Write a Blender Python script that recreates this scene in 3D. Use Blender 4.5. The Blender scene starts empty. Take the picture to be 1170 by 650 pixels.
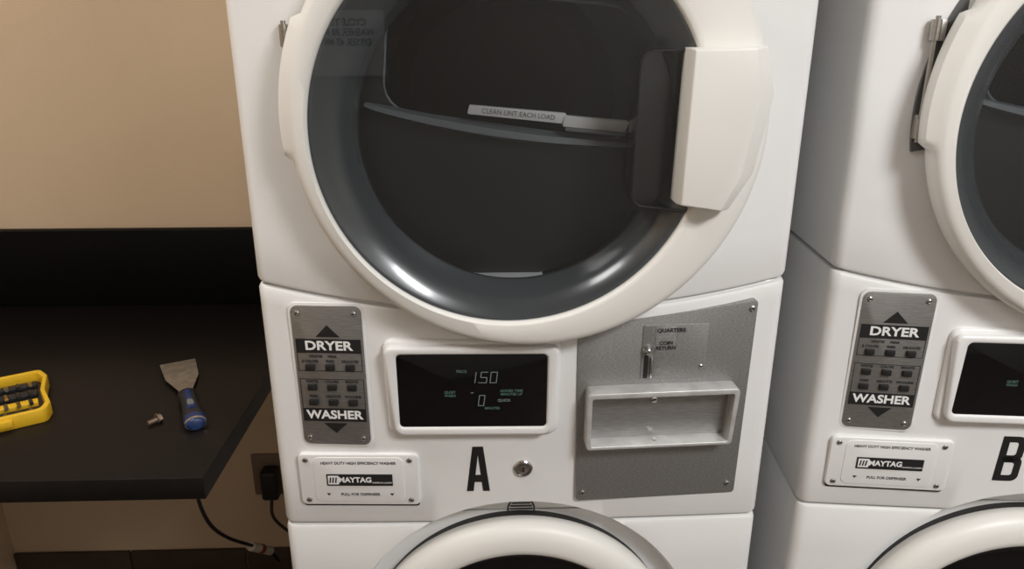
import bpy, bmesh, math, random
from mathutils import Matrix, Vector
random.seed(4)
rad = math.radians
scene = bpy.context.scene
COL = scene.collection

# ------------------------------------------------------------------ materials
def mat(name, color, rough=.5, metal=0., coat=0., noise=0., nscale=30., bump=0., bscale=200., emit=None, estr=0., stretch=None, spec=None):
    m = bpy.data.materials.new(name); m.use_nodes = True
    nt = m.node_tree; N = nt.nodes; L = nt.links
    b = N['Principled BSDF']
    b.inputs['Base Color'].default_value = (*color, 1)
    b.inputs['Roughness'].default_value = rough
    b.inputs['Metallic'].default_value = metal
    b.inputs['Coat Weight'].default_value = coat
    b.inputs['Coat Roughness'].default_value = .12
    if spec is not None: b.inputs['Specular IOR Level'].default_value = spec
    if emit:
        b.inputs['Emission Color'].default_value = (*emit, 1)
        b.inputs['Emission Strength'].default_value = estr
    tc = N.new('ShaderNodeTexCoord'); mp = N.new('ShaderNodeMapping')
    L.new(tc.outputs['Object'], mp.inputs['Vector'])
    if stretch: mp.inputs['Scale'].default_value = stretch
    if noise > 0:
        t = N.new('ShaderNodeTexNoise'); t.inputs['Scale'].default_value = nscale; t.inputs['Detail'].default_value = 6
        L.new(mp.outputs[0], t.inputs['Vector'])
        r = N.new('ShaderNodeValToRGB')
        r.color_ramp.elements[0].position = .3; r.color_ramp.elements[1].position = .7
        r.color_ramp.elements[0].color = (*[c*(1-noise) for c in color], 1)
        r.color_ramp.elements[1].color = (*[min(1, c*(1+noise)) for c in color], 1)
        L.new(t.outputs[0], r.inputs[0]); L.new(r.outputs[0], b.inputs['Base Color'])
    if bump > 0:
        t2 = N.new('ShaderNodeTexNoise'); t2.inputs['Scale'].default_value = bscale; t2.inputs['Detail'].default_value = 3
        L.new(mp.outputs[0], t2.inputs['Vector'])
        bp = N.new('ShaderNodeBump'); bp.inputs['Strength'].default_value = bump; bp.inputs['Distance'].default_value = .001
        L.new(t2.outputs[0], bp.inputs['Height']); L.new(bp.outputs[0], b.inputs['Normal'])
    return m

WHITE = mat('white_enamel', (.78,.78,.775), .36, coat=.2, noise=.015, nscale=6, bump=.05, bscale=500)
DOORW = mat('door_plastic', (.74,.73,.695), .42, coat=.0, noise=.015, nscale=8, bump=.05, bscale=700)
STEEL = mat('brushed_steel', (.34,.335,.33), .45, metal=.8, noise=.16, nscale=60, stretch=(1,14,14), bump=.12, bscale=300)
STEELP = mat('galvanised_plate', (.33,.33,.325), .50, metal=.75, noise=.22, nscale=90, stretch=(3,10,10), bump=.2, bscale=400)
CHROME = mat('chrome', (.6,.6,.6), .2, metal=1)
SCREW = mat('screw_steel', (.42,.41,.40), .35, metal=1)
DKSCREW = mat('hinge_steel', (.40,.38,.35), .4, metal=1)
HINGEB = mat('hinge_recess_grey', (.10,.10,.10), .5)
BLACK = mat('black_plastic', (.012,.012,.013), .45)
BLACKG = mat('black_glass', (.004,.004,.005), .06, coat=.2, spec=.35)
POCKET = mat('pocket_smoked_plastic', (.016,.017,.018), .10, spec=.45)
DKGREY = mat('dark_bulkhead', (.018,.020,.022), .35)
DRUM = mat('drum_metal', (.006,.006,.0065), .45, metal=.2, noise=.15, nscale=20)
DOME = mat('smoked_window_wall', (.040,.046,.050), .24, coat=.55, noise=.05, nscale=5)
LIP = mat('grey_lip', (.16,.175,.185), .3, coat=.3)
GASKET = mat('rubber_gasket', (.02,.02,.02), .6)
COINW = mat('coin_box_metal', (.54,.54,.53), .4, metal=.35, noise=.14, nscale=40, bump=.1)
INKW = mat('white_ink', (.80,.80,.79), .5)
INKG = mat('grey_ink', (.025,.025,.025), .6)
INKLG = mat('label_ink', (.16,.16,.16), .6)
LINTW = mat('lint_cover_white', (.78,.77,.74), .45)
LED = mat('led_digits', (.08,.10,.09), .4, emit=(.66,.76,.72), estr=.10)
LEDC = mat('led_captions', (.04,.08,.07), .4, emit=(.34,.58,.53), estr=.08)
EMBL = mat('sticker_ink', (.05,.048,.045), .6)

def glass_mat(name, tint, ior):
    # thin sheet: same Fresnel from both sides
    m = bpy.data.materials.new(name); m.use_nodes = True
    nt = m.node_tree; N = nt.nodes; L = nt.links; N.clear()
    o = N.new('ShaderNodeOutputMaterial'); mx = N.new('ShaderNodeMixShader')
    t = N.new('ShaderNodeBsdfTransparent'); t.inputs[0].default_value = (*tint, 1)
    g = N.new('ShaderNodeBsdfGlossy'); g.inputs['Roughness'].default_value = .015; g.inputs[0].default_value = (.9,.9,.9,1)
    f = N.new('ShaderNodeFresnel')
    ge = N.new('ShaderNodeNewGeometry'); mr = N.new('ShaderNodeMapRange')
    mr.inputs['To Min'].default_value = ior; mr.inputs['To Max'].default_value = 1/ior
    L.new(ge.outputs['Backfacing'], mr.inputs['Value']); L.new(mr.outputs['Result'], f.inputs['IOR'])
    L.new(f.outputs[0], mx.inputs[0]); L.new(t.outputs[0], mx.inputs[1]); L.new(g.outputs[0], mx.inputs[2]); L.new(mx.outputs[0], o.inputs[0])
    return m
GLASS = glass_mat('smoked_glass', (.68,.69,.70), 1.3)
GLASSF = glass_mat('flat_cover_glass', (.95,.96,.97), 1.5)

# ------------------------------------------------------------------ helpers
def finish(me, m, angle=32):
    if m: me.materials.append(m)
    for p in me.polygons: p.use_smooth = True
    me.set_sharp_from_angle(angle=rad(angle))

def add(name, me, parent=None, M=None):
    o = bpy.data.objects.new(name, me); COL.objects.link(o)
    if parent: o.parent = parent
    if M is not None: o.matrix_local = M
    return o

def mk(name, verts, faces, m, parent=None, M=None, angle=32, bevel=0, bseg=2):
    bm = bmesh.new()
    vs = [bm.verts.new(v) for v in verts]
    for f in faces:
        try: bm.faces.new([vs[i] for i in f])
        except Exception: pass
    bmesh.ops.recalc_face_normals(bm, faces=bm.faces)
    if bevel > 0:
        ed = [e for e in bm.edges if len(e.link_faces) == 2 and e.calc_face_angle(0) > rad(35)]
        bmesh.ops.bevel(bm, geom=ed, offset=bevel, segments=bseg, profile=.5, affect='EDGES', clamp_overlap=True)
    me = bpy.data.meshes.new(name); bm.to_mesh(me); bm.free()
    finish(me, m, angle)
    return add(name, me, parent, M)

def rpoly(pts, r, seg=6):
    out = []; n = len(pts)
    for i in range(n):
        p = Vector(pts[i]); a = Vector(pts[i-1]); b = Vector(pts[(i+1) % n])
        ri = r[i] if isinstance(r, (list, tuple)) else r
        if ri <= 0: out.append(tuple(p)); continue
        da = (a-p).normalized(); db = (b-p).normalized()
        ang = da.angle(db); d = min(ri/math.tan(ang/2), (a-p).length*.49, (b-p).length*.49)
        rr = d*math.tan(ang/2)
        c = p + (da+db).normalized()*(rr/math.sin(ang/2))
        s = p+da*d-c; e = p+db*d-c
        a0 = math.atan2(s.y, s.x); a1 = math.atan2(e.y, e.x)
        dd = (a1-a0+math.pi) % (2*math.pi)-math.pi
        for k in range(seg+1):
            t = a0+dd*k/seg; out.append((c.x+rr*math.cos(t), c.y+rr*math.sin(t)))
    return out

def prism(name, pts, z0, z1, m, parent=None, M=None, bevel=0, bseg=2, holes=None):
    n = len(pts)
    v = [(x, y, z0) for x, y in pts]+[(x, y, z1) for x, y in pts]
    if holes is None:
        f = [tuple(range(n)), tuple(range(n, 2*n))]+[(i, (i+1) % n, n+(i+1) % n, n+i) for i in range(n)]
    else:
        v += [(x, y, z0) for x, y in holes]+[(x, y, z1) for x, y in holes]
        f = []
        for i in range(n):
            j = (i+1) % n
            f += [(i, j, n+j, n+i), (2*n+i, 2*n+j, 3*n+j, 3*n+i), (i, j, 2*n+j, 2*n+i), (n+i, n+j, 3*n+j, 3*n+i)]
    return mk(name, v, f, m, parent, M, bevel=bevel, bseg=bseg)

def rect(x0, y0, x1, y1): return [(x0, y0), (x1, y0), (x1, y1), (x0, y1)]
def rrect(x0, y0, x1, y1, r, seg=6): return rpoly(rect(x0, y0, x1, y1), r, seg)
def circ(cx, cy, r, n=24): return [(cx+r*math.cos(2*math.pi*i/n), cy+r*math.sin(2*math.pi*i/n)) for i in range(n)]

def box(name, lo, hi, m, parent=None, M=None, bevel=0):
    return prism(name, rect(lo[0], lo[1], hi[0], hi[1]), lo[2], hi[2], m, parent, M, bevel)

def loops(name, ls, m, parent=None, seg=144, cap0=False, cap1=False, rf=None, angle=32):
    v = []; f = []
    for k, (cx, cz, r, y) in enumerate(ls):
        for i in range(seg):
            a = 2*math.pi*i/seg; rr = r+(rf(k, a) if rf else 0)
            v.append((cx+rr*math.cos(a), y, cz+rr*math.sin(a)))
    for k in range(len(ls)-1):
        for i in range(seg):
            j = (i+1) % seg
            f.append((k*seg+i, k*seg+j, (k+1)*seg+j, (k+1)*seg+i))
    if cap0: f.append(tuple(range(seg)))
    if cap1: f.append(tuple(range((len(ls)-1)*seg, len(ls)*seg)))
    return mk(name, v, f, m, parent, angle=angle)

def tube(name, pts, r, m, parent=None, M=None, cyc=False, res=3):
    cu = bpy.data.curves.new(name, 'CURVE'); cu.dimensions = '3D'; cu.bevel_depth = r; cu.bevel_resolution = res; cu.use_fill_caps = True
    s = cu.splines.new('POLY'); s.points.add(len(pts)-1)
    for i, p in enumerate(pts): s.points[i].co = (*p, 1)
    s.use_cyclic_u = cyc
    o = bpy.data.objects.new(name, cu); COL.objects.link(o)
    dg = bpy.context.evaluated_depsgraph_get()
    me = bpy.data.meshes.new_from_object(o.evaluated_get(dg)); me.name = name
    bpy.data.objects.remove(o); me.materials.clear(); finish(me, m, 60)
    return add(name, me, parent, M)

def smooth_pts(pts, n=10):
    out = []; P = [Vector(p) for p in pts]; P = [2*P[0]-P[1]]+P+[2*P[-1]-P[-2]]
    for i in range(1, len(P)-2):
        for k in range(n):
            t = k/n
            out.append(tuple(.5*((2*P[i])+(-P[i-1]+P[i+1])*t+(2*P[i-1]-5*P[i]+4*P[i+1]-P[i+2])*t*t+(-P[i-1]+3*P[i]-3*P[i+1]+P[i+2])*t**3)))
    out.append(tuple(P[-2])); return out

def text(name, s, size, x, y, z, m, parent, M, bold=0, sx=1., align='CENTER', shear=0):
    cu = bpy.data.curves.new(name, 'FONT'); cu.body = s; cu.size = size; cu.align_x = align; cu.align_y = 'CENTER'
    cu.offset = bold; cu.extrude = .00012; cu.shear = shear; cu.resolution_u = 3
    o = bpy.data.objects.new(name, cu); COL.objects.link(o)
    dg = bpy.context.evaluated_depsgraph_get()
    me = bpy.data.meshes.new_from_object(o.evaluated_get(dg)); me.name = name
    bpy.data.objects.remove(o); me.materials.clear(); me.materials.append(m)
    return add(name, me, parent, M @ Matrix.Translation((x, y, z)) @ Matrix.Diagonal((sx, 1, 1, 1)))

def boolean(o, cutter):
    md = o.modifiers.new('cut', 'BOOLEAN'); md.operation = 'DIFFERENCE'; md.solver = 'EXACT'; md.object = cutter
    dg = bpy.context.evaluated_depsgraph_get(); dg.update()
    me = bpy.data.meshes.new_from_object(o.evaluated_get(dg)); me.name = o.name
    o.modifiers.clear(); o.data = me
    me.set_sharp_from_angle(angle=rad(32))
    bpy.data.objects.remove(cutter)

# ------------------------------------------------------------------ machine
W = .349; XO = .004; RC = .016; DEP = .70; ZS = 1.196; ZB = .823; BT = .026; BB = .006; DROP = .037
def drop(x): return DROP*max(0, 1-(x/W)**2)
def bz(z):
    t = min(1, max(0, (z-ZB)/(ZS-ZB))); return BB+(BT-BB)*t
def ysurf(x, z): return -bz(z)*(1-(x/W)**2)

def perim(z, inset, nf=44, na=8):
    r = RC
    P = []
    xs = W-r
    P.append((-W+inset, DEP)); P.append((-W+inset, .35)); P.append((-W+inset, .08))
    yc = ysurf(xs, z)+r
    for k in range(na):
        a = (math.pi/2)*k/na
        P.append((-xs-(r-inset)*math.cos(a), yc-(r-inset)*math.sin(a)))
    for k in range(nf+1):
        x = -xs+2*xs*k/nf
        P.append((x, ysurf(x, z)+inset))
    nl = 3+na
    for k in range(nl-1, -1, -1):
        P.append((-P[k][0], P[k][1]))
    return P

def cabinet(name, rows, zb, zt, m, parent):
    v = []; f = []; n = None
    for t, dz, inset in rows:
        zm = zb(W)+(zt(W)-zb(W))*t+dz
        P = perim(zm, inset); n = len(P)
        for x, y in P:
            xx = max(-W, min(W, x))
            v.append((x+XO, y, zb(xx)+(zt(xx)-zb(xx))*t+dz))
    R = len(rows)
    for k in range(R-1):
        for i in range(n-1):
            f.append((k*n+i, k*n+i+1, (k+1)*n+i+1, (k+1)*n+i))
        f.append((k*n+n-1, k*n, (k+1)*n, (k+1)*n+n-1))
    for k in (0, R-1):
        for i in range(n//2-1+(n % 2)):
            a, b, c, d = i, i+1, n-2-i, n-1-i
            f.append((k*n+a, k*n+b, k*n+c, k*n+d) if b != c else (k*n+a, k*n+b, k*n+d))
    return mk(name, v, f, m, parent, angle=40)

def frame(x, z, off=0.):
    e = 1e-3
    dx = (ysurf(x+e, z)-ysurf(x-e, z))/(2*e); dz = (ysurf(x, z+e)-ysurf(x, z-e))/(2*e)
    X = Vector((1, dx, 0)).normalized(); Z = Vector((0, dz, 1)).normalized()
    Nn = X.cross(Z).normalized(); Y = Nn.cross(X).normalized()
    p = Vector((x, ysurf(x, z), z))+Nn*off
    return Matrix(((X.x, Y.x, Nn.x, p.x), (X.y, Y.y, Nn.y, p.y), (X.z, Y.z, Nn.z, p.z), (0, 0, 0, 1)))

def screw(name, x, y, z, parent, M, r=.0042, m=None):
    o = loops(name, [(0, 0, r, 0), (0, 0, r*.95, -.0012), (0, 0, r*.6, -.0021), (0, 0, r*.3, -.0016)], m or SCREW, parent, seg=20, cap0=True, cap1=True)
    o.matrix_local = M @ Matrix.Translation((x, y, z)) @ Matrix.Rotation(rad(-90), 4, 'X')
    s = box(name+'_slot', (-r*.6, -r*.12, .0), (r*.6, r*.12, .0023), BLACK, parent)
    s.matrix_local = M @ Matrix.Translation((x, y, z)) @ Matrix.Rotation(random.uniform(0, 3), 4, 'Z')

def seg_digit(name, ch, x, y, w, h, th, z, parent, M, m, sl=.12):
    S = {'0': 'abcdef', '1': 'bc', '5': 'acdfg'}[ch]
    g = th*.15
    R = {'a': (-w/2, h/2-th, w/2, h/2), 'd': (-w/2, -h/2, w/2, -h/2+th), 'g': (-w/2+th*.5, -th/2, w/2-th*.5, th/2),
         'b': (w/2-th, g, w/2, h/2-g), 'c': (w/2-th, -h/2+g, w/2, -g), 'f': (-w/2, g, -w/2+th, h/2-g), 'e': (-w/2, -h/2+g, -w/2+th, -g)}
    v = []; f = []
    for c in S:
        a = R[c]; k = len(v)
        for px, py in rect(*a): v.append((x+px+py*sl, y+py, z))
        f.append((k, k+1, k+2, k+3))
    mk(name, v, f, m, parent, M)

A = bpy.data.objects.new('stacked_washer_dryer', None); COL.objects.link(A)
A.empty_display_size = .1
DX, DZ = .007, 1.405       # dryer door outer centre
GX, GZ = -.017, 1.392      # dryer window centre
IX, IZ = -.010, 1.389      # inner window centre
WZ = .585                  # washer opening centre
WD = .579                  # washer door centre

def build(P):
    top = 1.88
    dr = cabinet('dryer_cabinet', [(0, .0015, .006), (0, .0035, .0018), (0, .008, 0), (.1, 0, 0), (.5, 0, 0), (.97, 0, 0), (1, 0, .012)],
                 lambda x: ZS-drop(x), lambda x: top, WHITE, P)
    cut = loops('cut', [(GX, GZ, .207, -.1), (GX, GZ, .207, .50)], None, seg=96, cap0=True, cap1=True)
    boolean(dr, cut)
    co = cabinet('control_console', [(0, .0015, .006), (0, .0035, .0018), (0, .008, 0), (.25, 0, 0), (.5, 0, 0), (.75, 0, 0), (.93, 0, 0), (1, -.008, 0), (1, -.0035, .0022), (1, -.0015, .007)],
                 lambda x: ZB, lambda x: ZS-drop(x), WHITE, P)
    def cone(): return loops('cut', [(.002, WZ, .284, -.03), (.002, WZ, .262, .026)], None, seg=128, cap0=True, cap1=True)
    boolean(co, cone())
    wa = cabinet('washer_cabinet', [(0, 0, .01), (.02, 0, 0), (.5, 0, 0), (.9, 0, 0), (1, -.008, 0), (1, -.0035, .0018), (1, -.0015, .006)],
                 lambda x: .05, lambda x: ZB, WHITE, P)
    boolean(wa, cone())
    for i, (x, y) in enumerate([(-.28, .08), (.28, .08), (-.28, .62), (.28, .62)]):
        prism(f'leveling_foot_{i+1}', circ(x, y, .022, 20), 0, .055, GASKET, P, Matrix.Identity(4), bevel=.003)

    # ---------------- dryer door
    def bump(k, a):
        d = math.degrees(a)
        if k <= 4 and 156 <= d <= 188: return .0085
        return 0
    loops('dryer_door_ring', [(DX, DZ, .262, -.018), (DX, DZ, .272, -.022), (DX, DZ, .2775, -.030), (DX, DZ, .2790, -.040), (DX, DZ, .2785, -.052), (DX, DZ, .276, -.0585),
        (DX, DZ, .2715, -.0625), (DX-.0005, DZ-.0005, .2665, -.0642), (GX+.003, GZ+.002, .2365, -.0662), (GX, GZ, .2332, -.0655), (GX, GZ, .2313, -.0635), (GX, GZ, .2305, -.050),
        (GX, GZ, .2300, -.018)], DOORW, P, seg=200, rf=bump, angle=50)
    loops('dryer_window_wall', [(GX, GZ, .2305, -.0560), (GX, GZ, .2280, -.0560), (GX, GZ, .2260, -.0550), (GX+.002, GZ, .219, -.0500), (GX+.004, GZ-.001, .209, -.0425), (IX-.002, IZ, .201, -.034), (IX-.001, IZ, .195, -.022), (IX, IZ, .1915, -.010), (IX, IZ, .189, -.002)], DOME, P, angle=70)
    loops('dryer_window_glass', [(IX, IZ, .191, -.006), (IX, IZ, .14, .002), (IX, IZ, .08, .006), (IX, IZ, .003, .0075)], GLASS, P, cap1=True, angle=70)
    loops('dryer_window_cover', [(GX, GZ, .2302, -.0590), (GX, GZ, .1, -.0590), (GX, GZ, .003, -.0590)], GLASSF, P, cap1=True, angle=70)
    loops('dryer_drum', [(GX, GZ, .2045, -.014), (GX, GZ, .2045, .46), (GX, GZ, .17, .485), (GX, GZ, .02, .49)], DRUM, P, cap1=True)
    FM = Matrix.Translation((0, .045, 0)) @ Matrix.Rotation(rad(90), 4, 'X')
    n = 96
    outer = circ(GX, GZ, .2035, n)
    mouth_poly = rpoly([(-.175, 1.412), (.155, 1.366), (.166, 1.53), (-.16, 1.56)], [.035, .05, .06, .06], 8)
    cxm, cym = GX, 1.46
    def ray(a):
        d = Vector((math.cos(a), math.sin(a))); best = None
        for i in range(len(mouth_poly)):
            p = Vector(mouth_poly[i]); q = Vector(mouth_poly[(i+1) % len(mouth_poly)]); e = q-p; w = p-Vector((cxm, cym))
            den = d.x*e.y-d.y*e.x
            if abs(den) < 1e-12: continue
            t = (w.x*e.y-w.y*e.x)/den; s = (w.x*d.y-w.y*d.x)/den
            if t > 0 and -1e-6 <= s <= 1+1e-6: best = t if best is None else min(best, t)
        return (cxm+d.x*best, cym+d.y*best)
    angs = [math.atan2(y-cym, x-cxm) for x, y in outer]
    hole = [ray(a) for a in angs]
    prism('dryer_bulkhead', outer, -.004, .004, DKGREY, P, FM, holes=hole)
    tube('drum_mouth_lip', [(x, y, .004) for x, y in hole], .0018, LIP, P, FM, cyc=True)
    v = []; f = []; K = 30
    for i in range(K+1):
        t = i/K; x = -.195+.385*t
        zc = 1.4195-.052*t-.010*math.sin(math.pi*t)
        wdt = .003+.0075*math.sin(math.pi*min(1, t*1.0))**.5*(1-.55*t)
        v += [(x, zc+wdt*.4, .006), (x, zc+.0, .020), (x, zc-wdt, .022), (x, zc-wdt*1.6, .006)]
    for i in range(K):
        for j in range(3): f.append((4*i+j, 4*i+j+1, 4*i+5+j, 4*i+4+j))
    mk('lint_duct_ledge', v, f, LIP, P, FM, angle=60)
    LM = FM @ Matrix.Translation((.0, 1.4025, .010)) @ Matrix.Rotation(rad(-5.5), 4, 'Z')
    prism('lint_filter_cover', rpoly([(-.068, -.002), (.052, -.003), (.057, .010), (-.066, .009)], .002, 3), 0, .012, LINTW, P, LM, bevel=.001)
    prism('lint_filter_grip', rpoly([(.052, -.006), (.132, -.006), (.136, .008), (.054, .0075)], .002, 3), 0, .016, LINTW, P, LM, bevel=.001)
    prism('lint_filter_grip_lip', rpoly([(.056, -.011), (.132, -.011), (.132, -.0065), (.056, -.0065)], .001, 2), 0, .018, LIP, P, LM, bevel=.0005)
    text('lint_filter_text', 'CLEAN LINT EACH LOAD', .0085, -.004, .0035, .0125, INKLG, P, LM, sx=.95)
    for i, a in enumerate((100, 220, 340)):
        Mb = Matrix.Translation((GX, .26, GZ)) @ Matrix.Rotation(rad(-a), 4, 'Y')
        prism(f'drum_baffle_{i+1}', rpoly([(.203, -.03), (.15, -.012), (.15, .012), (.203, .03)], .006, 4), -.19, .19, DRUM, P, Mb @ Matrix(((1, 0, 0, 0), (0, 0, 1, 0), (0, 1, 0, 0), (0, 0, 0, 1))))
    # handle pocket in window
    PM = Matrix.Translation((0, -.047, 0)) @ Matrix.Rotation(rad(90), 4, 'X')
    pk = rpoly([(.126, 1.306), (.196, 1.298), (.196, 1.487), (.130, 1.485)], [.016, .003, .003, .016], 6)
    pk2 = rpoly([(.1285, 1.3095), (.1935, 1.301), (.1935, 1.484), (.1325, 1.482)], [.0145, .002, .002, .0145], 6)
    prism('handle_pocket_wall', pk, -.030, .0115, BLACKG, P, PM, holes=pk2, bevel=.001)
    prism('handle_pocket_floor', pk2, -.030, -.026, POCKET, P, PM)
    # handle
    hb = [(.1760, 1.3135), (.238, 1.3065), (.263, 1.349), (.278, 1.437), (.266, 1.4895), (.1795, 1.4875)]
    hf = [(.1780, 1.3155), (.224, 1.3085), (.244, 1.349), (.258, 1.437), (.249, 1.4875), (.1815, 1.4855)]
    HM = Matrix.Rotation(rad(90), 4, 'X')
    v = [(x, y, .050) for x, y in hb]+[(x, y, .080) for x, y in hb]+[(x, y, .096) for x, y in hf]
    f = [tuple(range(6)), tuple(range(12, 18))]
    for k in (0, 6):
        for i in range(6): f.append((k+i, k+(i+1) % 6, k+6+(i+1) % 6, k+6+i))
    mk('dryer_door_handle', v, f, DOORW, P, HM, bevel=.0022, bseg=3)
    # hinges: recess follows the door edge
    hr_o = []; hr_i = []
    K = 16
    for i in range(K+1):
        a = rad(152+38*i/K); hr_o.append((DX+.2865*math.cos(a), DZ+.2865*math.sin(a))); hr_i.append((DX+.262*math.cos(a), DZ+.262*math.sin(a)))
    rp = hr_o+hr_i[::-1]
    prism('hinge_recess', rp, -.02, .0135, HINGEB, P, Matrix.Rotation(rad(90), 4, 'X') @ Matrix.Translation((0, 0, .0)))
    for i, (z0, z1) in enumerate(((1.372, 1.402), (1.487, 1.512))):
        box(f'hinge_plate_{i+1}', (-.279, -.022, z0), (-.262, -.012, z1), DKSCREW, P, bevel=.002)
        for j, z in enumerate((z0+.005, z0+.013, z0+.021)):
            tube(f'hinge_knuckle_{i+1}_{j+1}', [(-.2735, -.020, z-.0038), (-.2735, -.020, z+.0038)], .0052, DKSCREW, P)
    tube('hinge_pin', [(-.2735, -.020, 1.368), (-.2735, -.020, 1.516)], .003, DKSCREW, P)

    # ---------------- selector plate
    M = frame(-.2555, 1.0640, .0)
    M = M @ Matrix.Diagonal((1, 1.06, 1, 1))
    prism('selector_plate_rim', rrect(-.0505, -.1015, .0505, .1015, .012), -.008, .0012, WHITE, P, M, bevel=.0006)
    prism('selector_plate', rrect(-.047, -.098, .047, .098, .010), -.005, .0025, STEEL, P, M, bevel=.0008)
    for i, (x, y) in enumerate([(-.038, .088), (.037, .088), (-.038, -.088), (.037, -.088)]):
        screw(f'selector_screw_{i+1}', x, y, .0025, P, M, .0036)
    prism('dryer_arrow', [(-.016, .0565), (.016, .0565), (0, .0725)], .002, .0032, BLACK, P, M)
    prism('dryer_band', rect(-.0435, .0345, .0435, .0535), .002, .0032, BLACK, P, M)
    text('dryer_caption', 'DRYER', .0170, 0, .0442, .0034, INKW, P, M, bold=.0005, sx=1.22)
    prism('washer_band', rect(-.0435, -.063, .0435, -.0445), .002, .0032, BLACK, P, M)
    text('washer_caption', 'WASHER', .0168, 0, -.0537, .0034, INKW, P, M, bold=.0005, sx=1.14)
    prism('washer_arrow', [(-.016, -.066), (0, -.0805), (.016, -.066)], .002, .0032, BLACK, P, M)
    prism('dryer_group_outline', rect(-.0435, .009, .0435, .0345), .002, .0029, BLACK, P, M, holes=rect(-.0428, .0097, .0428, .0345))
    prism('washer_group_outline', rect(-.0435, -.0445, .0435, -.002), .002, .0029, BLACK, P, M, holes=rect(-.0428, -.0445, .0428, -.0027))
    caps = [(.016, ['& COLORS', 'PRESS', 'DELICATES']), (-.0125, ['WHITES', 'COLORS', 'BRIGHTS']), (-.0340, ['PRESS', 'DELICATE', 'WOOLENS'])]
    k = 0
    for yy, labs in caps:
        for j, xx in enumerate((-.027, 0, .027)):
            k += 1
            prism(f'cycle_button_{k}', rrect(xx-.0062, yy-.0050, xx+.0062, yy+.0032, .001, 3), .002, .0062, BLACK, P, M, bevel=.0008)
            text(f'cycle_label_{k}', labs[j], .0050, xx, yy+.0068, .0029, INKG, P, M, bold=.00015, sx=.92)
    text('cycle_heading', 'WHITES     PERM    ', .0050, -.006, .0295, .0029, INKG, P, M, bold=.00015)

    # ---------------- display
    M = frame(-.066, 1.051, 0)
    o = rpoly([(-.106, -.068), (.106, -.068), (.116, .066), (-.116, .066)], [.014, .014, .010, .010], 6)
    i_ = rpoly([(-.099, -.0545), (.099, -.0545), (.099, .0550), (-.099, .0550)], [.006]*4, 6)
    prism('display_housing', rpoly([(-.116, -.073), (.116, -.073), (.118, .072), (-.118, .072)], .014), -.012, .006, WHITE, P, M, bevel=.005, bseg=4)
    prism('display_bezel', o, -.012, .016, WHITE, P, M, bevel=.0045, bseg=4, holes=i_)
    prism('display_window', rpoly(rect(-.0995, -.055, .0995, .0555), .004), -.004, .0135, BLACKG, P, M, bevel=.0004)
    zz = .0138
    seg_digit('price_digit_1', '1', .002, .021, .006, .017, .0012, zz, P, M, LED)
    seg_digit('price_digit_2', '5', .0155, .021, .0095, .017, .0012, zz, P, M, LED)
    seg_digit('price_digit_3', '0', .0285, .021, .0095, .017, .0012, zz, P, M, LED)
    prism('price_point', circ(.0085, .0135, .0008, 10), zz-.0002, zz, LED, P, M)
    seg_digit('minutes_digit', '0', .0120, -.014, .0085, .017, .0012, zz, P, M, LED)
    text('caption_price', 'PRICE', .0055, -.014, .030, zz, LEDC, P, M, bold=.0001)
    text('caption_add', 'QUIET\nWASH', .0052, -.030, -.004, zz, LEDC, P, M, bold=.0001)
    text('caption_status', 'ADDED TIME\nMINUTES UP', .0052, .052, -.002, zz, LEDC, P, M, bold=.0001)
    text('caption_quick', 'QUICK', .0055, .042, -.014, zz, LED, P, M, bold=.0001)
    text('caption_minutes', 'MINUTES', .005, .026, -.026, zz, LEDC, P, M, bold=.0001)
    prism('caption_heart', [(-.003, -.001), (-.0005, -.0035), (.002, -.001), (-.0005, -.0018)], zz-.0002, zz, LED, P, M)

    # ---------------- nameplate / dispenser pull
    M = frame(-.2285, .9035, 0)
    prism('dispenser_slot_shadow', rrect(-.083, -.046, .083, -.030, .004), -.002, .0015, BLACK, P, M)  # black strip drawn as the shadow in the slot under the panel
    prism('dispenser_panel', rrect(-.085, -.042, .085, .0425, .008), -.004, .0055, WHITE, P, M, bevel=.002, bseg=3)
    prism('dispenser_raised_face', rrect(-.064, -.036, .064, .038, .010), .004, .0064, WHITE, P, M, bevel=.0008, bseg=3)
    for i, (x, y) in enumerate([(-.074, .033), (.072, .033), (-.074, -.033), (.072, -.033)]):
        screw(f'dispenser_screw_{i+1}', x, y, .0055, P, M, .0040)
    prism('brand_label', rect(-.046, -.008, .047, .0105), .006, .0076, BLACK, P, M)
    prism('brand_logo', rect(-.0440, -.0055, -.0290, .0085), .0076, .0080, INKW, P, M)
    for q in range(3):
        prism(f'brand_logo_bar_{q+1}', [(-.0425+q*.004, -.003), (-.0405+q*.004, -.003), (-.0392+q*.004, .006), (-.0412+q*.004, .006)], .0078, .0083, BLACK, P, M)
    text('brand_text', 'MAYTAG', .0118, -.006, .0016, .0080, INKW, P, M, bold=.0004, sx=.98)
    text('brand_subtext', 'COMMERCIAL LAUNDRY', .0032, .0320, -.0028, .0080, INKW, P, M, sx=.8)
    text('duty_text', 'HEAVY DUTY HIGH EFFICIENCY WASHER', .0062, 0, .0285, .0066, INKG, P, M, bold=.00012, sx=.92)
    text('pull_text', 'PULL FOR DISPENSER', .0062, 0, -.0235, .0066, INKG, P, M, bold=.00012, sx=.95)
    for q, x in enumerate((-.045, .045)):
        prism(f'pull_arrow_{q+1}', [(x-.003, -.0215), (x+.003, -.0215), (x, -.0255)], .006, .0068, INKG, P, M)

    # ---------------- lock
    M = frame(.003, .9187, 0)
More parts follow.
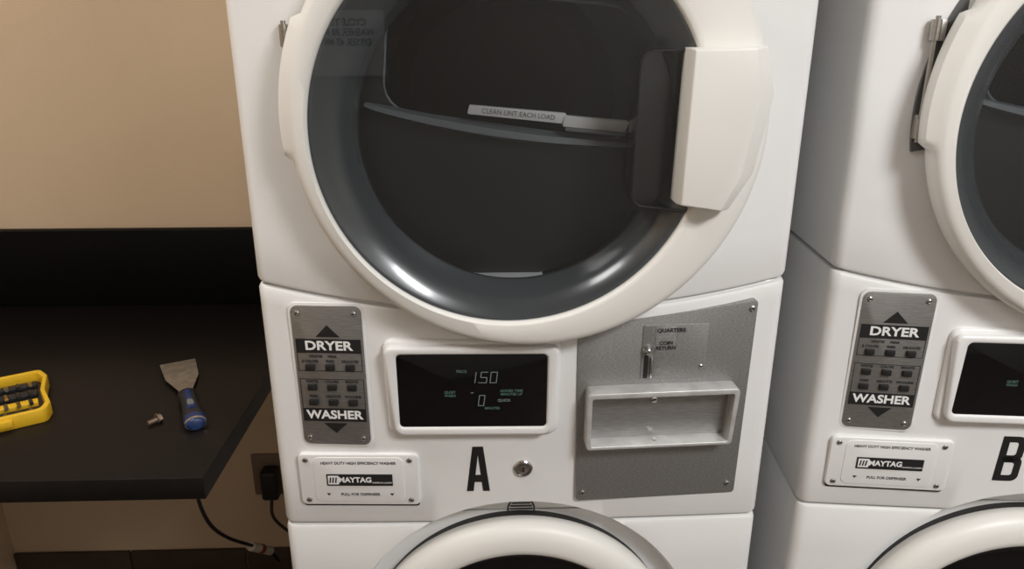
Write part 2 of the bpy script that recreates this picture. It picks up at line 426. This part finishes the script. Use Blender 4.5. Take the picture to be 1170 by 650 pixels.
    loops('lock', [(0, 0, .0135, .002), (0, 0, .0135, -.003), (0, 0, .012, -.0045), (0, 0, .0105, -.0045), (0, 0, .0095, -.001), (0, 0, .0070, -.001), (0, 0, .0065, -.0040), (0, 0, .003, -.0045)], CHROME, P, seg=40, cap1=True).matrix_local = M @ Matrix.Rotation(rad(-90), 4, 'X')
    prism('lock_keyway', rect(-.0012, -.004, .0012, .004), .004, .0050, BLACK, P, M)

    # ---------------- coin plate
    cx, cz = .194, 1.015
    M = frame(cx, cz, 0)
    zt = lambda x: ZS-drop(x)-.018
    pts = [(.079-cx, .864-cz), (.313-cx, .864-cz)]+[(x-cx, zt(x)-cz) for x in (.313, .27, .23, .19, .15, .11)]+[(.072-cx, zt(.072)-cz)]
    pl = rpoly(pts, [.006, .006, .006, 0, 0, 0, 0, 0, .006], 4)
    prism('coin_plate', pl, -.009, .0022, STEELP, P, M, bevel=.0006)
    for i, (x, y) in enumerate([(.306-.194, .142), (-.107, .112), (-.106, -.138), (.107, -.134)]):
        screw(f'coin_plate_screw_{i+1}', x, y, .0022, P, M, .0045)
    prism('coin_insert', rrect(.160-cx, 1.058-cz, .250-cx, 1.138-cz, .002, 3), .001, .0034, STEELP, P, M, bevel=.0006)
    prism('coin_slide', rect(.177-cx, 1.062-cz, .205-cx, 1.136-cz), .0025, .0040, STEELP, P, M, bevel=.0004)
    loops('coin_return_button', [(0, 0, .0065, 0), (0, 0, .0065, -.003), (0, 0, .0048, -.005), (0, 0, .004, -.0095), (0, 0, .0025, -.0105)], CHROME, P, seg=24, cap1=True).matrix_local = M @ Matrix.Translation((.167-cx, 1.103-cz, .003)) @ Matrix.Rotation(rad(-90), 4, 'X')
    prism('coin_slot', rrect(.164-cx, 1.060-cz, .1695-cx, 1.094-cz, .0015, 3), .003, .0046, BLACK, P, M)
    prism('coin_slot_guide', rrect(.172-cx, 1.062-cz, .1750-cx, 1.092-cz, .001, 3), .003, .008, CHROME, P, M, bevel=.0005)
    text('coin_text', 'QUARTERS', .0078, .198-cx, 1.130-cz, .0046, INKG, P, M, bold=.0002)
    text('coin_return_text', 'COIN\nRETURN', .0072, .192-cx, 1.108-cz, .0046, INKG, P, M, bold=.0002)
    screw('coin_insert_screw', .243-cx, 1.075-cz, .0034, P, M, .0034)
    # coin box surround
    x0, x1, y0, y1 = .086-cx, .294-cx, .963-cz, 1.050-cz
    oo = rpoly([(x0, y0), (x1-.004, y0), (x1, y1), (x0, y1)], .006, 5)
    ii = rpoly([(x0+.006, y0+.005), (x1-.010, y0+.005), (x1-.007, y1-.008), (x0+.006, y1-.008)], .003, 5)
    prism('coin_box_surround', oo, -.004, .026, COINW, P, M, bevel=.0012, bseg=3, holes=ii)
    prism('coin_box_back', ii, -.002, .0033, STEEL, P, M)
    screw('coin_box_screw', -.012, y1-.024, .0033, P, M, .005, CHROME)
    screw('coin_box_top_screw', .075, y1-.0165, .0033, P, M, .003)
    loops('coin_box_floor_screw', [(0, 0, .0035, 0), (0, 0, .003, -.0015)], CHROME, P, seg=16, cap1=True).matrix_local = M @ Matrix.Translation((-.01, y0+.005, .013)) @ Matrix.Rotation(rad(180), 4, 'X')

    # ---------------- washer door
    loops('washer_door_gasket', [(0, WZ, .236, .010), (0, WZ, .236, .0262), (0, WZ, .05, .0262)], GASKET, P, cap1=True)
    loops('washer_door_ring', [(0, WD, .234, .024), (0, WD, .2405, .018), (0, WD, .2440, .007), (0, WD, .2435, -.003), (0, WD, .240, -.011), (0, WD, .234, -.017), (0, WD, .222, -.021), (0, WD, .207, -.0225),
                               (0, WD, .200, -.0215), (0, WD, .196, -.0185), (0, WD, .193, -.011), (0, WD, .193, .0)], DOORW, P, seg=160, angle=50)
    loops('washer_window', [(0, WD, .1935, -.006), (0, WD, .185, -.010), (0, WD, .165, -.008), (0, WD, .12, -.014), (0, WD, .06, -.018), (0, WD, .003, -.019)], BLACKG, P, cap1=True, angle=60)
    # certification sticker on the recess face
    SM = Matrix.Translation((.002, .0255, .824)) @ Matrix.Rotation(rad(90), 4, 'X')
    prism('sticker_rim', circ(0, 0, .021, 40), 0, .0006, EMBL, P, SM, holes=circ(0, 0, .0185, 40))
    for q in range(-3, 4):
        hw = math.sqrt(max(0, .017**2-(q*.005)**2))
        prism(f'sticker_line_{q+4}', rect(-hw, q*.005-.0015, hw, q*.005+.0012), 0, .0006, EMBL, P, SM)

build(A)
M = frame(-.061, .9180, 0)
LETTER = mat('letter_black', (.01,.01,.01), .5)
def letterA(P):
    h = .0375
    prism('unit_letter_left', [(-.0165, -h), (-.0068, -h), (.0016, h), (-.0075, h)], .0002, .0010, LETTER, P, M)
    prism('unit_letter_right', [(.0068, -h), (.0165, -h), (.0075, h), (-.0016, h)], .0002, .00105, LETTER, P, M)
    prism('unit_letter_bar', [(-.0105, -.022), (.0105, -.022), (.0085, -.010), (-.0085, -.010)], .0002, .0011, LETTER, P, M)
def letterB(P):
    h = .0375
    prism('unit_letter_stem', rect(-.017, -h, -.0070, h), .0002, .0010, LETTER, P, M)
    for nm, y0, y1, xr in (('upper', .0005-.004, h, .0155), ('lower', -h, .0035, .017)):
        o = rpoly(rect(-.012, y0, xr, y1), [0.0001, .010, .010, 0.0001], 5)
        i = rpoly(rect(-.0078, y0+.0095, xr-.0095, y1-.0095), [.0001, .004, .004, .0001], 5)
        prism('unit_letter_bowl_'+nm, o, .0002, .0011, LETTER, P, M, holes=i)
kids = list(A.children)
B = bpy.data.objects.new('stacked_washer_dryer.001', None); COL.objects.link(B)
for c in kids:
    d = c.copy(); COL.objects.link(d); d.parent = B; d.matrix_local = c.matrix_local.copy()
letterA(A); letterB(B)
B.location = (.764, -.014, .006); B.rotation_euler = (0, 0, rad(-5))

# ------------------------------------------------------------------ room
def plain_box(name, lo, hi, m, bevel=0): return box(name, lo, hi, m, None, None, bevel)
WALL = mat('tan_wall_paint', (.62,.475,.325), .75, noise=.04, nscale=3, bump=.35, bscale=260)
WALL2 = mat('cream_wall_paint', (.42,.40,.37), .8, noise=.03, nscale=3, bump=.2, bscale=260)
CEIL = mat('ceiling_paint', (.72,.73,.74), .9, noise=.03, nscale=4)
def tile_mat(name, c1, c2, mortar, scale, bw, bh):
    m = bpy.data.materials.new(name); m.use_nodes = True; nt = m.node_tree; N = nt.nodes; L = nt.links
    b = N['Principled BSDF']; b.inputs['Roughness'].default_value = .4
    tc = N.new('ShaderNodeTexCoord'); br = N.new('ShaderNodeTexBrick'); br.offset = 0
    br.inputs['Color1'].default_value = (*c1, 1); br.inputs['Color2'].default_value = (*c2, 1); br.inputs['Mortar'].default_value = (*mortar, 1)
    br.inputs['Scale'].default_value = scale; br.inputs['Brick Width'].default_value = bw; br.inputs['Row Height'].default_value = bh
    br.inputs['Mortar Size'].default_value = .008
    L.new(tc.outputs['Object'], br.inputs['Vector']); L.new(br.outputs[0], b.inputs['Base Color'])
    return m
FLOOR = tile_mat('brown_floor_tile', (.10,.07,.05), (.085,.06,.045), (.05,.04,.03), 1, .3, .3)
BASE = mat('dark_baseboard_tile', (.05,.033,.024), .45, noise=.15, nscale=12)
x0, x1, y0, y1, H = -1.30, 2.2, -2.2, .74, 2.5
plain_box('floor', (x0-.1, y0-.1, -.1), (x1+.1, y1+.1, 0), FLOOR)
plain_box('ceiling', (x0-.1, y0-.1, H), (x1+.1, y1+.1, H+.1), CEIL)
plain_box('wall_back', (x0-.1, y1, 0), (x1+.1, y1+.1, H), WALL)
plain_box('wall_left', (x0-.1, y0, 0), (x0, y1, H), WALL)
plain_box('wall_right', (x1, y0, 0), (x1+.1, y1, H), WALL2)
plain_box('wall_front', (x0-.1, y0-.1, 0), (x1+.1, y0, H), WALL2)
bb = bpy.data.objects.new('baseboard_back', None); COL.objects.link(bb)
k = 0; x = x0+.002
while x < x1-.31:
    k += 1; box(f'base_tile_{k}', (x, y1-.010, .0), (x+.298, y1-.0005, .205), BASE, bb, bevel=.0015); x += .302
bl = bpy.data.objects.new('baseboard_left', None); COL.objects.link(bl)
k = 0; y = y0+.002
while y < y1-.32:
    k += 1; box(f'base_tile_{k}', (x0+.0005, y, .0), (x0+.010, y+.298, .205), BASE, bl, bevel=.0015); y += .302
# notice hung on the wall opposite the machines (seen mirrored in the dryer window)
SIGNB = mat('notice_board', (.90,.92,.95), .5); SIGNT = mat('notice_lettering', (.02,.02,.03), .5)
sg = bpy.data.objects.new('cycle_time_notice', None); COL.objects.link(sg)
sg.location = (-.58, y0+.001, 1.46); sg.rotation_euler = (rad(90), 0, rad(180))
prism('board', rrect(-.15, -.12, .15, .12, .01), 0, .008, SIGNB, sg, Matrix.Identity(4), bevel=.002)
text('lettering', 'CYCLE TIME\nWASHER 30 MIN\nDRYER 45 MIN', .036, 0, .04, .0085, SIGNT, sg, Matrix.Identity(4), bold=.0012, sx=.85)

# ------------------------------------------------------------------ counter
CT = mat('dark_laminate', (.0065,.0050,.0047), .42, noise=.25, nscale=40, stretch=(1, 6, 1), bump=.05, bscale=90, spec=.25)
CTB = mat('black_backsplash', (.0025,.0025,.0025), .6, spec=.12)
cn = bpy.data.objects.new('laundry_folding_counter', None); COL.objects.link(cn)
TZ = .9045
box('countertop', (-1.298, .0, TZ-.036), (-.452, .736, TZ), CT, cn, bevel=.002)
box('backsplash', (-1.298, .712, TZ), (-.362, .738, 1.083), CTB, cn, bevel=.0015)
box('wall_cleat', (-1.295, .70, TZ-.10), (-.46, .738, TZ-.036), CT, cn)
box('back_leg', (-.500, .69, 0.0), (-.462, .728, TZ-.036), CT, cn)
box('side_cleat', (-1.298, .05, TZ-.10), (-1.278, .70, TZ-.036), CT, cn)

# ------------------------------------------------------------------ bit set
YEL = mat('yellow_plastic', (.76,.46,.02), .4, noise=.04)
BITM = mat('bit_steel', (.35,.33,.3), .3, metal=1)
GOLD = mat('bit_brass', (.55,.40,.16), .3, metal=1)
bs = bpy.data.objects.new('screwdriver_bit_set', None); COL.objects.link(bs)
bs.location = (-.757, .172, TZ); bs.rotation_euler = (0, 0, rad(31))
o = rpoly([(-.150, 0), (-.004, 0), (.004, .025), (-.002, .085), (.004, .145), (-.006, .178), (-.150, .178)], [.008, .012, .01, .02, .01, .012, .008], 4)
i = [(-.075+(x+.075)*.90, .089+(y-.089)*.90) for x, y in o]
prism('tray_rim', o, 0, .024, YEL, bs, Matrix.Identity(4), bevel=.0025, holes=i)
prism('tray_floor', i, .001, .006, BLACK, bs, Matrix.Identity(4))
box('latch', (-.09, -.006, .006), (-.05, .001, .019), YEL, bs, bevel=.002)
for r in range(4):
    yy = .026+r*.039
    box(f'bit_rack_{r+1}', (-.138, yy-.008, .005), (-.014, yy+.010, .014), BLACK if r != 1 else YEL, bs, bevel=.002)
    for c in range(7):
        xx = -.13+c*.0175
        tube(f'bit_{r+1}_{c+1}', [(xx, yy+.004, .014), (xx+.001, yy-.006, .016), (xx+.002, yy-.018, .017)], .0030, GOLD if (c+r) % 3 == 0 else (BITM if (c % 3 == 1) else BLACK), bs)

# ------------------------------------------------------------------ putty knife
BLUE = mat('blue_rubber', (.010,.028,.10), .4)
BLADE = mat('scraper_blade', (.46,.44,.41), .32, metal=.9, noise=.25, nscale=60)
pk = bpy.data.objects.new('putty_knife', None); COL.objects.link(pk)
tip = Vector((-.633, .378)); end = Vector((-.507, .130)); d = tip-end; Lk = d.length
pk.location = (end.x, end.y, TZ); pk.rotation_euler = (0, 0, math.atan2(d.y, d.x))
bl_ = rpoly([(.135, -.011), (.150, -.012), (.205, -.028), (Lk, -.031), (Lk, .031), (.205, .028), (.150, .012), (.135, .011)], [0, .01, .01, .001, .001, .01, .01, 0], 4)
prism('blade', bl_, .007, .0085, BLADE, pk, Matrix.Translation((0, 0, 0)))
def loft(name, secs, m, parent, n=20, z0=.0):
    v = []; f = []
    for s, w, h, zc in secs:
        for i in range(n):
            a = 2*math.pi*i/n; v.append((s, w*math.cos(a), z0+zc+h*math.sin(a)))
    for k in range(len(secs)-1):
        for i in range(n):
            j = (i+1) % n; f.append((k*n+i, k*n+j, (k+1)*n+j, (k+1)*n+i))
    f += [tuple(range(n)), tuple(range((len(secs)-1)*n, len(secs)*n))]
    mk(name, v, f, m, parent, angle=50)
loft('grip', [(.022, .016, .011, .012), (.035, .0165, .0115, .012), (.06, .015, .011, .012), (.085, .0135, .010, .012), (.105, .0145, .0105, .012), (.12, .0155, .010, .012), (.128, .014, .009, .011)], BLACK, pk)
loft('grip_inlay', [(.040, .006, .004, .0215), (.05, .009, .004, .0205), (.08, .006, .004, .0192), (.115, .007, .004, .0192), (.123, .004, .002, .0190)], BLUE, pk)
loft('grip_label', [(.052, .0045, .0008, .0245), (.062, .0055, .0008, .0242), (.074, .004, .0008, .0236)], INKLG, pk)
loft('ferrule', [(.124, .013, .008, .011), (.132, .0125, .0065, .010), (.142, .011, .004, .009)], BLADE, pk)
loft('butt_cap', [(.0, .010, .008, .011), (.003, .0145, .0105, .012), (.012, .0175, .0118, .012), (.026, .0165, .0113, .012)], BLUE, pk)
loft('butt_ring', [(.0045, .0160, .0112, .012), (.0065, .0168, .0120, .012), (.0085, .0172, .0120, .012)], CHROME, pk)
ls = bpy.data.objects.new('loose_screw', None); COL.objects.link(ls); ls.location = (-.583, .157, TZ); ls.rotation_euler = (0, 0, rad(50))
RUST = mat('brass_screw', (.27,.20,.15), .4, metal=.7)
tube('shank', [(-.012, 0, .006), (.006, 0, .0065)], .0036, RUST, ls)
for q in range(5): tube(f'thread_{q+1}', [(-.011+q*.003, 0, .0062), (-.0098+q*.003, 0, .0062)], .0044, RUST, ls)
tube('head', [(.004, 0, .0072), (.010, 0, .0075)], .0072, RUST, ls, res=1)
tube('washer', [(.0025, 0, .0085), (.0040, 0, .0085)], .0084, RUST, ls)

# ------------------------------------------------------------------ outlet + cable
OUT = mat('outlet_cover', (.20,.14,.10), .5)
ou = bpy.data.objects.new('wall_outlet', None); COL.objects.link(ou)
OM = Matrix.Translation((-.615, .74, .43)) @ Matrix.Rotation(rad(90), 4, 'X')
prism('cover_plate', rrect(-.037, -.060, .037, .060, .005), 0, .005, OUT, ou, OM, bevel=.002)
for q, y in enumerate((.021, -.021)):
    prism(f'socket_{q+1}', rrect(-.017, y-.014, .017, y+.014, .006), .004, .0065, OUT, ou, OM, bevel=.0006)
    for s in (-.006, .006): prism(f'slot_{q+1}', rect(s-.001, y-.003, s+.001, y+.006), .006, .0068, BLACK, ou, OM)
pc = bpy.data.objects.new('power_plug', None); COL.objects.link(pc)
prism('plug_body', rrect(-.008, -.052, .034, .030, .008), .006, .045, BLACK, pc, OM, bevel=.006, bseg=3)
tube('plug_cord', smooth_pts([(-.60, .70, .385), (-.592, .685, .33), (-.52, .69, .25), (-.46, .70, .18)]), .004, BLACK, pc)
ca = bpy.data.objects.new('hanging_cable', None); COL.objects.link(ca)
tube('cord', smooth_pts([(-.585, .25, TZ-.037), (-.592, .28, .75), (-.600, .30, .66), (-.612, .36, .56), (-.612, .43, .475), (-.604, .52, .385), (-.590, .60, .305), (-.580, .64, .24)], 12), .0038, BLACK, ca)
CABW = mat('cable_tag_white', (.62,.56,.50), .5)
tube('inline_connector', [(-.604, .535, .368), (-.588, .61, .295)], .011, CABW, ca)
tube('inline_connector_collar', [(-.598, .565, .339), (-.595, .578, .326)], .0118, mat('red_mark', (.3,.05,.03), .5), ca)

# ------------------------------------------------------------------ lights
PANEL = mat('light_diffuser', (.9,.9,.9), .5, emit=(1,.98,.96), estr=4.0)
FIX = mat('light_trim', (.7,.7,.7), .5)
def ceiling_light(name, cx, cy, w, d, power, col):
    e = bpy.data.objects.new(name, None); COL.objects.link(e); e.location = (cx, cy, H)
    prism('frame', rect(-w/2-.03, -d/2-.03, w/2+.03, d/2+.03), -.03, 0, FIX, e, Matrix.Identity(4), holes=rect(-w/2, -d/2, w/2, d/2))
    prism('diffuser', rect(-w/2, -d/2, w/2, d/2), -.02, -.015, PANEL, e, Matrix.Identity(4))
    l = bpy.data.lights.new(name+'_lamp', 'AREA'); l.shape = 'RECTANGLE'; l.size = w; l.size_y = d; l.energy = power; l.color = col
    o = bpy.data.objects.new('lamp', l); COL.objects.link(o); o.parent = e; o.location = (0, 0, -.035)
ceiling_light('ceiling_light_panel', 1.0, -1.45, .55, .55, 46, (1, .99, .985))
ceiling_light('added_wall_fill_panel', -.85, -.35, .4, .4, 11, (1, .975, .94))  # added fill panel, not a known fixture; brightens the left back wall
w = bpy.data.worlds.new('world'); scene.world = w; w.use_nodes = True
w.node_tree.nodes['Background'].inputs[0].default_value = (.5, .48, .45, 1); w.node_tree.nodes['Background'].inputs[1].default_value = .2

# ------------------------------------------------------------------ camera
cd = bpy.data.cameras.new('camera'); cam = bpy.data.objects.new('camera', cd); COL.objects.link(cam)
cam.location = (-.043, -.919, 1.5045); cam.rotation_euler = (rad(90-18.9), 0, rad(-1.9))
cd.lens = 26; cd.sensor_width = 36; cd.clip_start = .02
scene.camera = cam
scene.view_settings.view_transform = 'Standard'
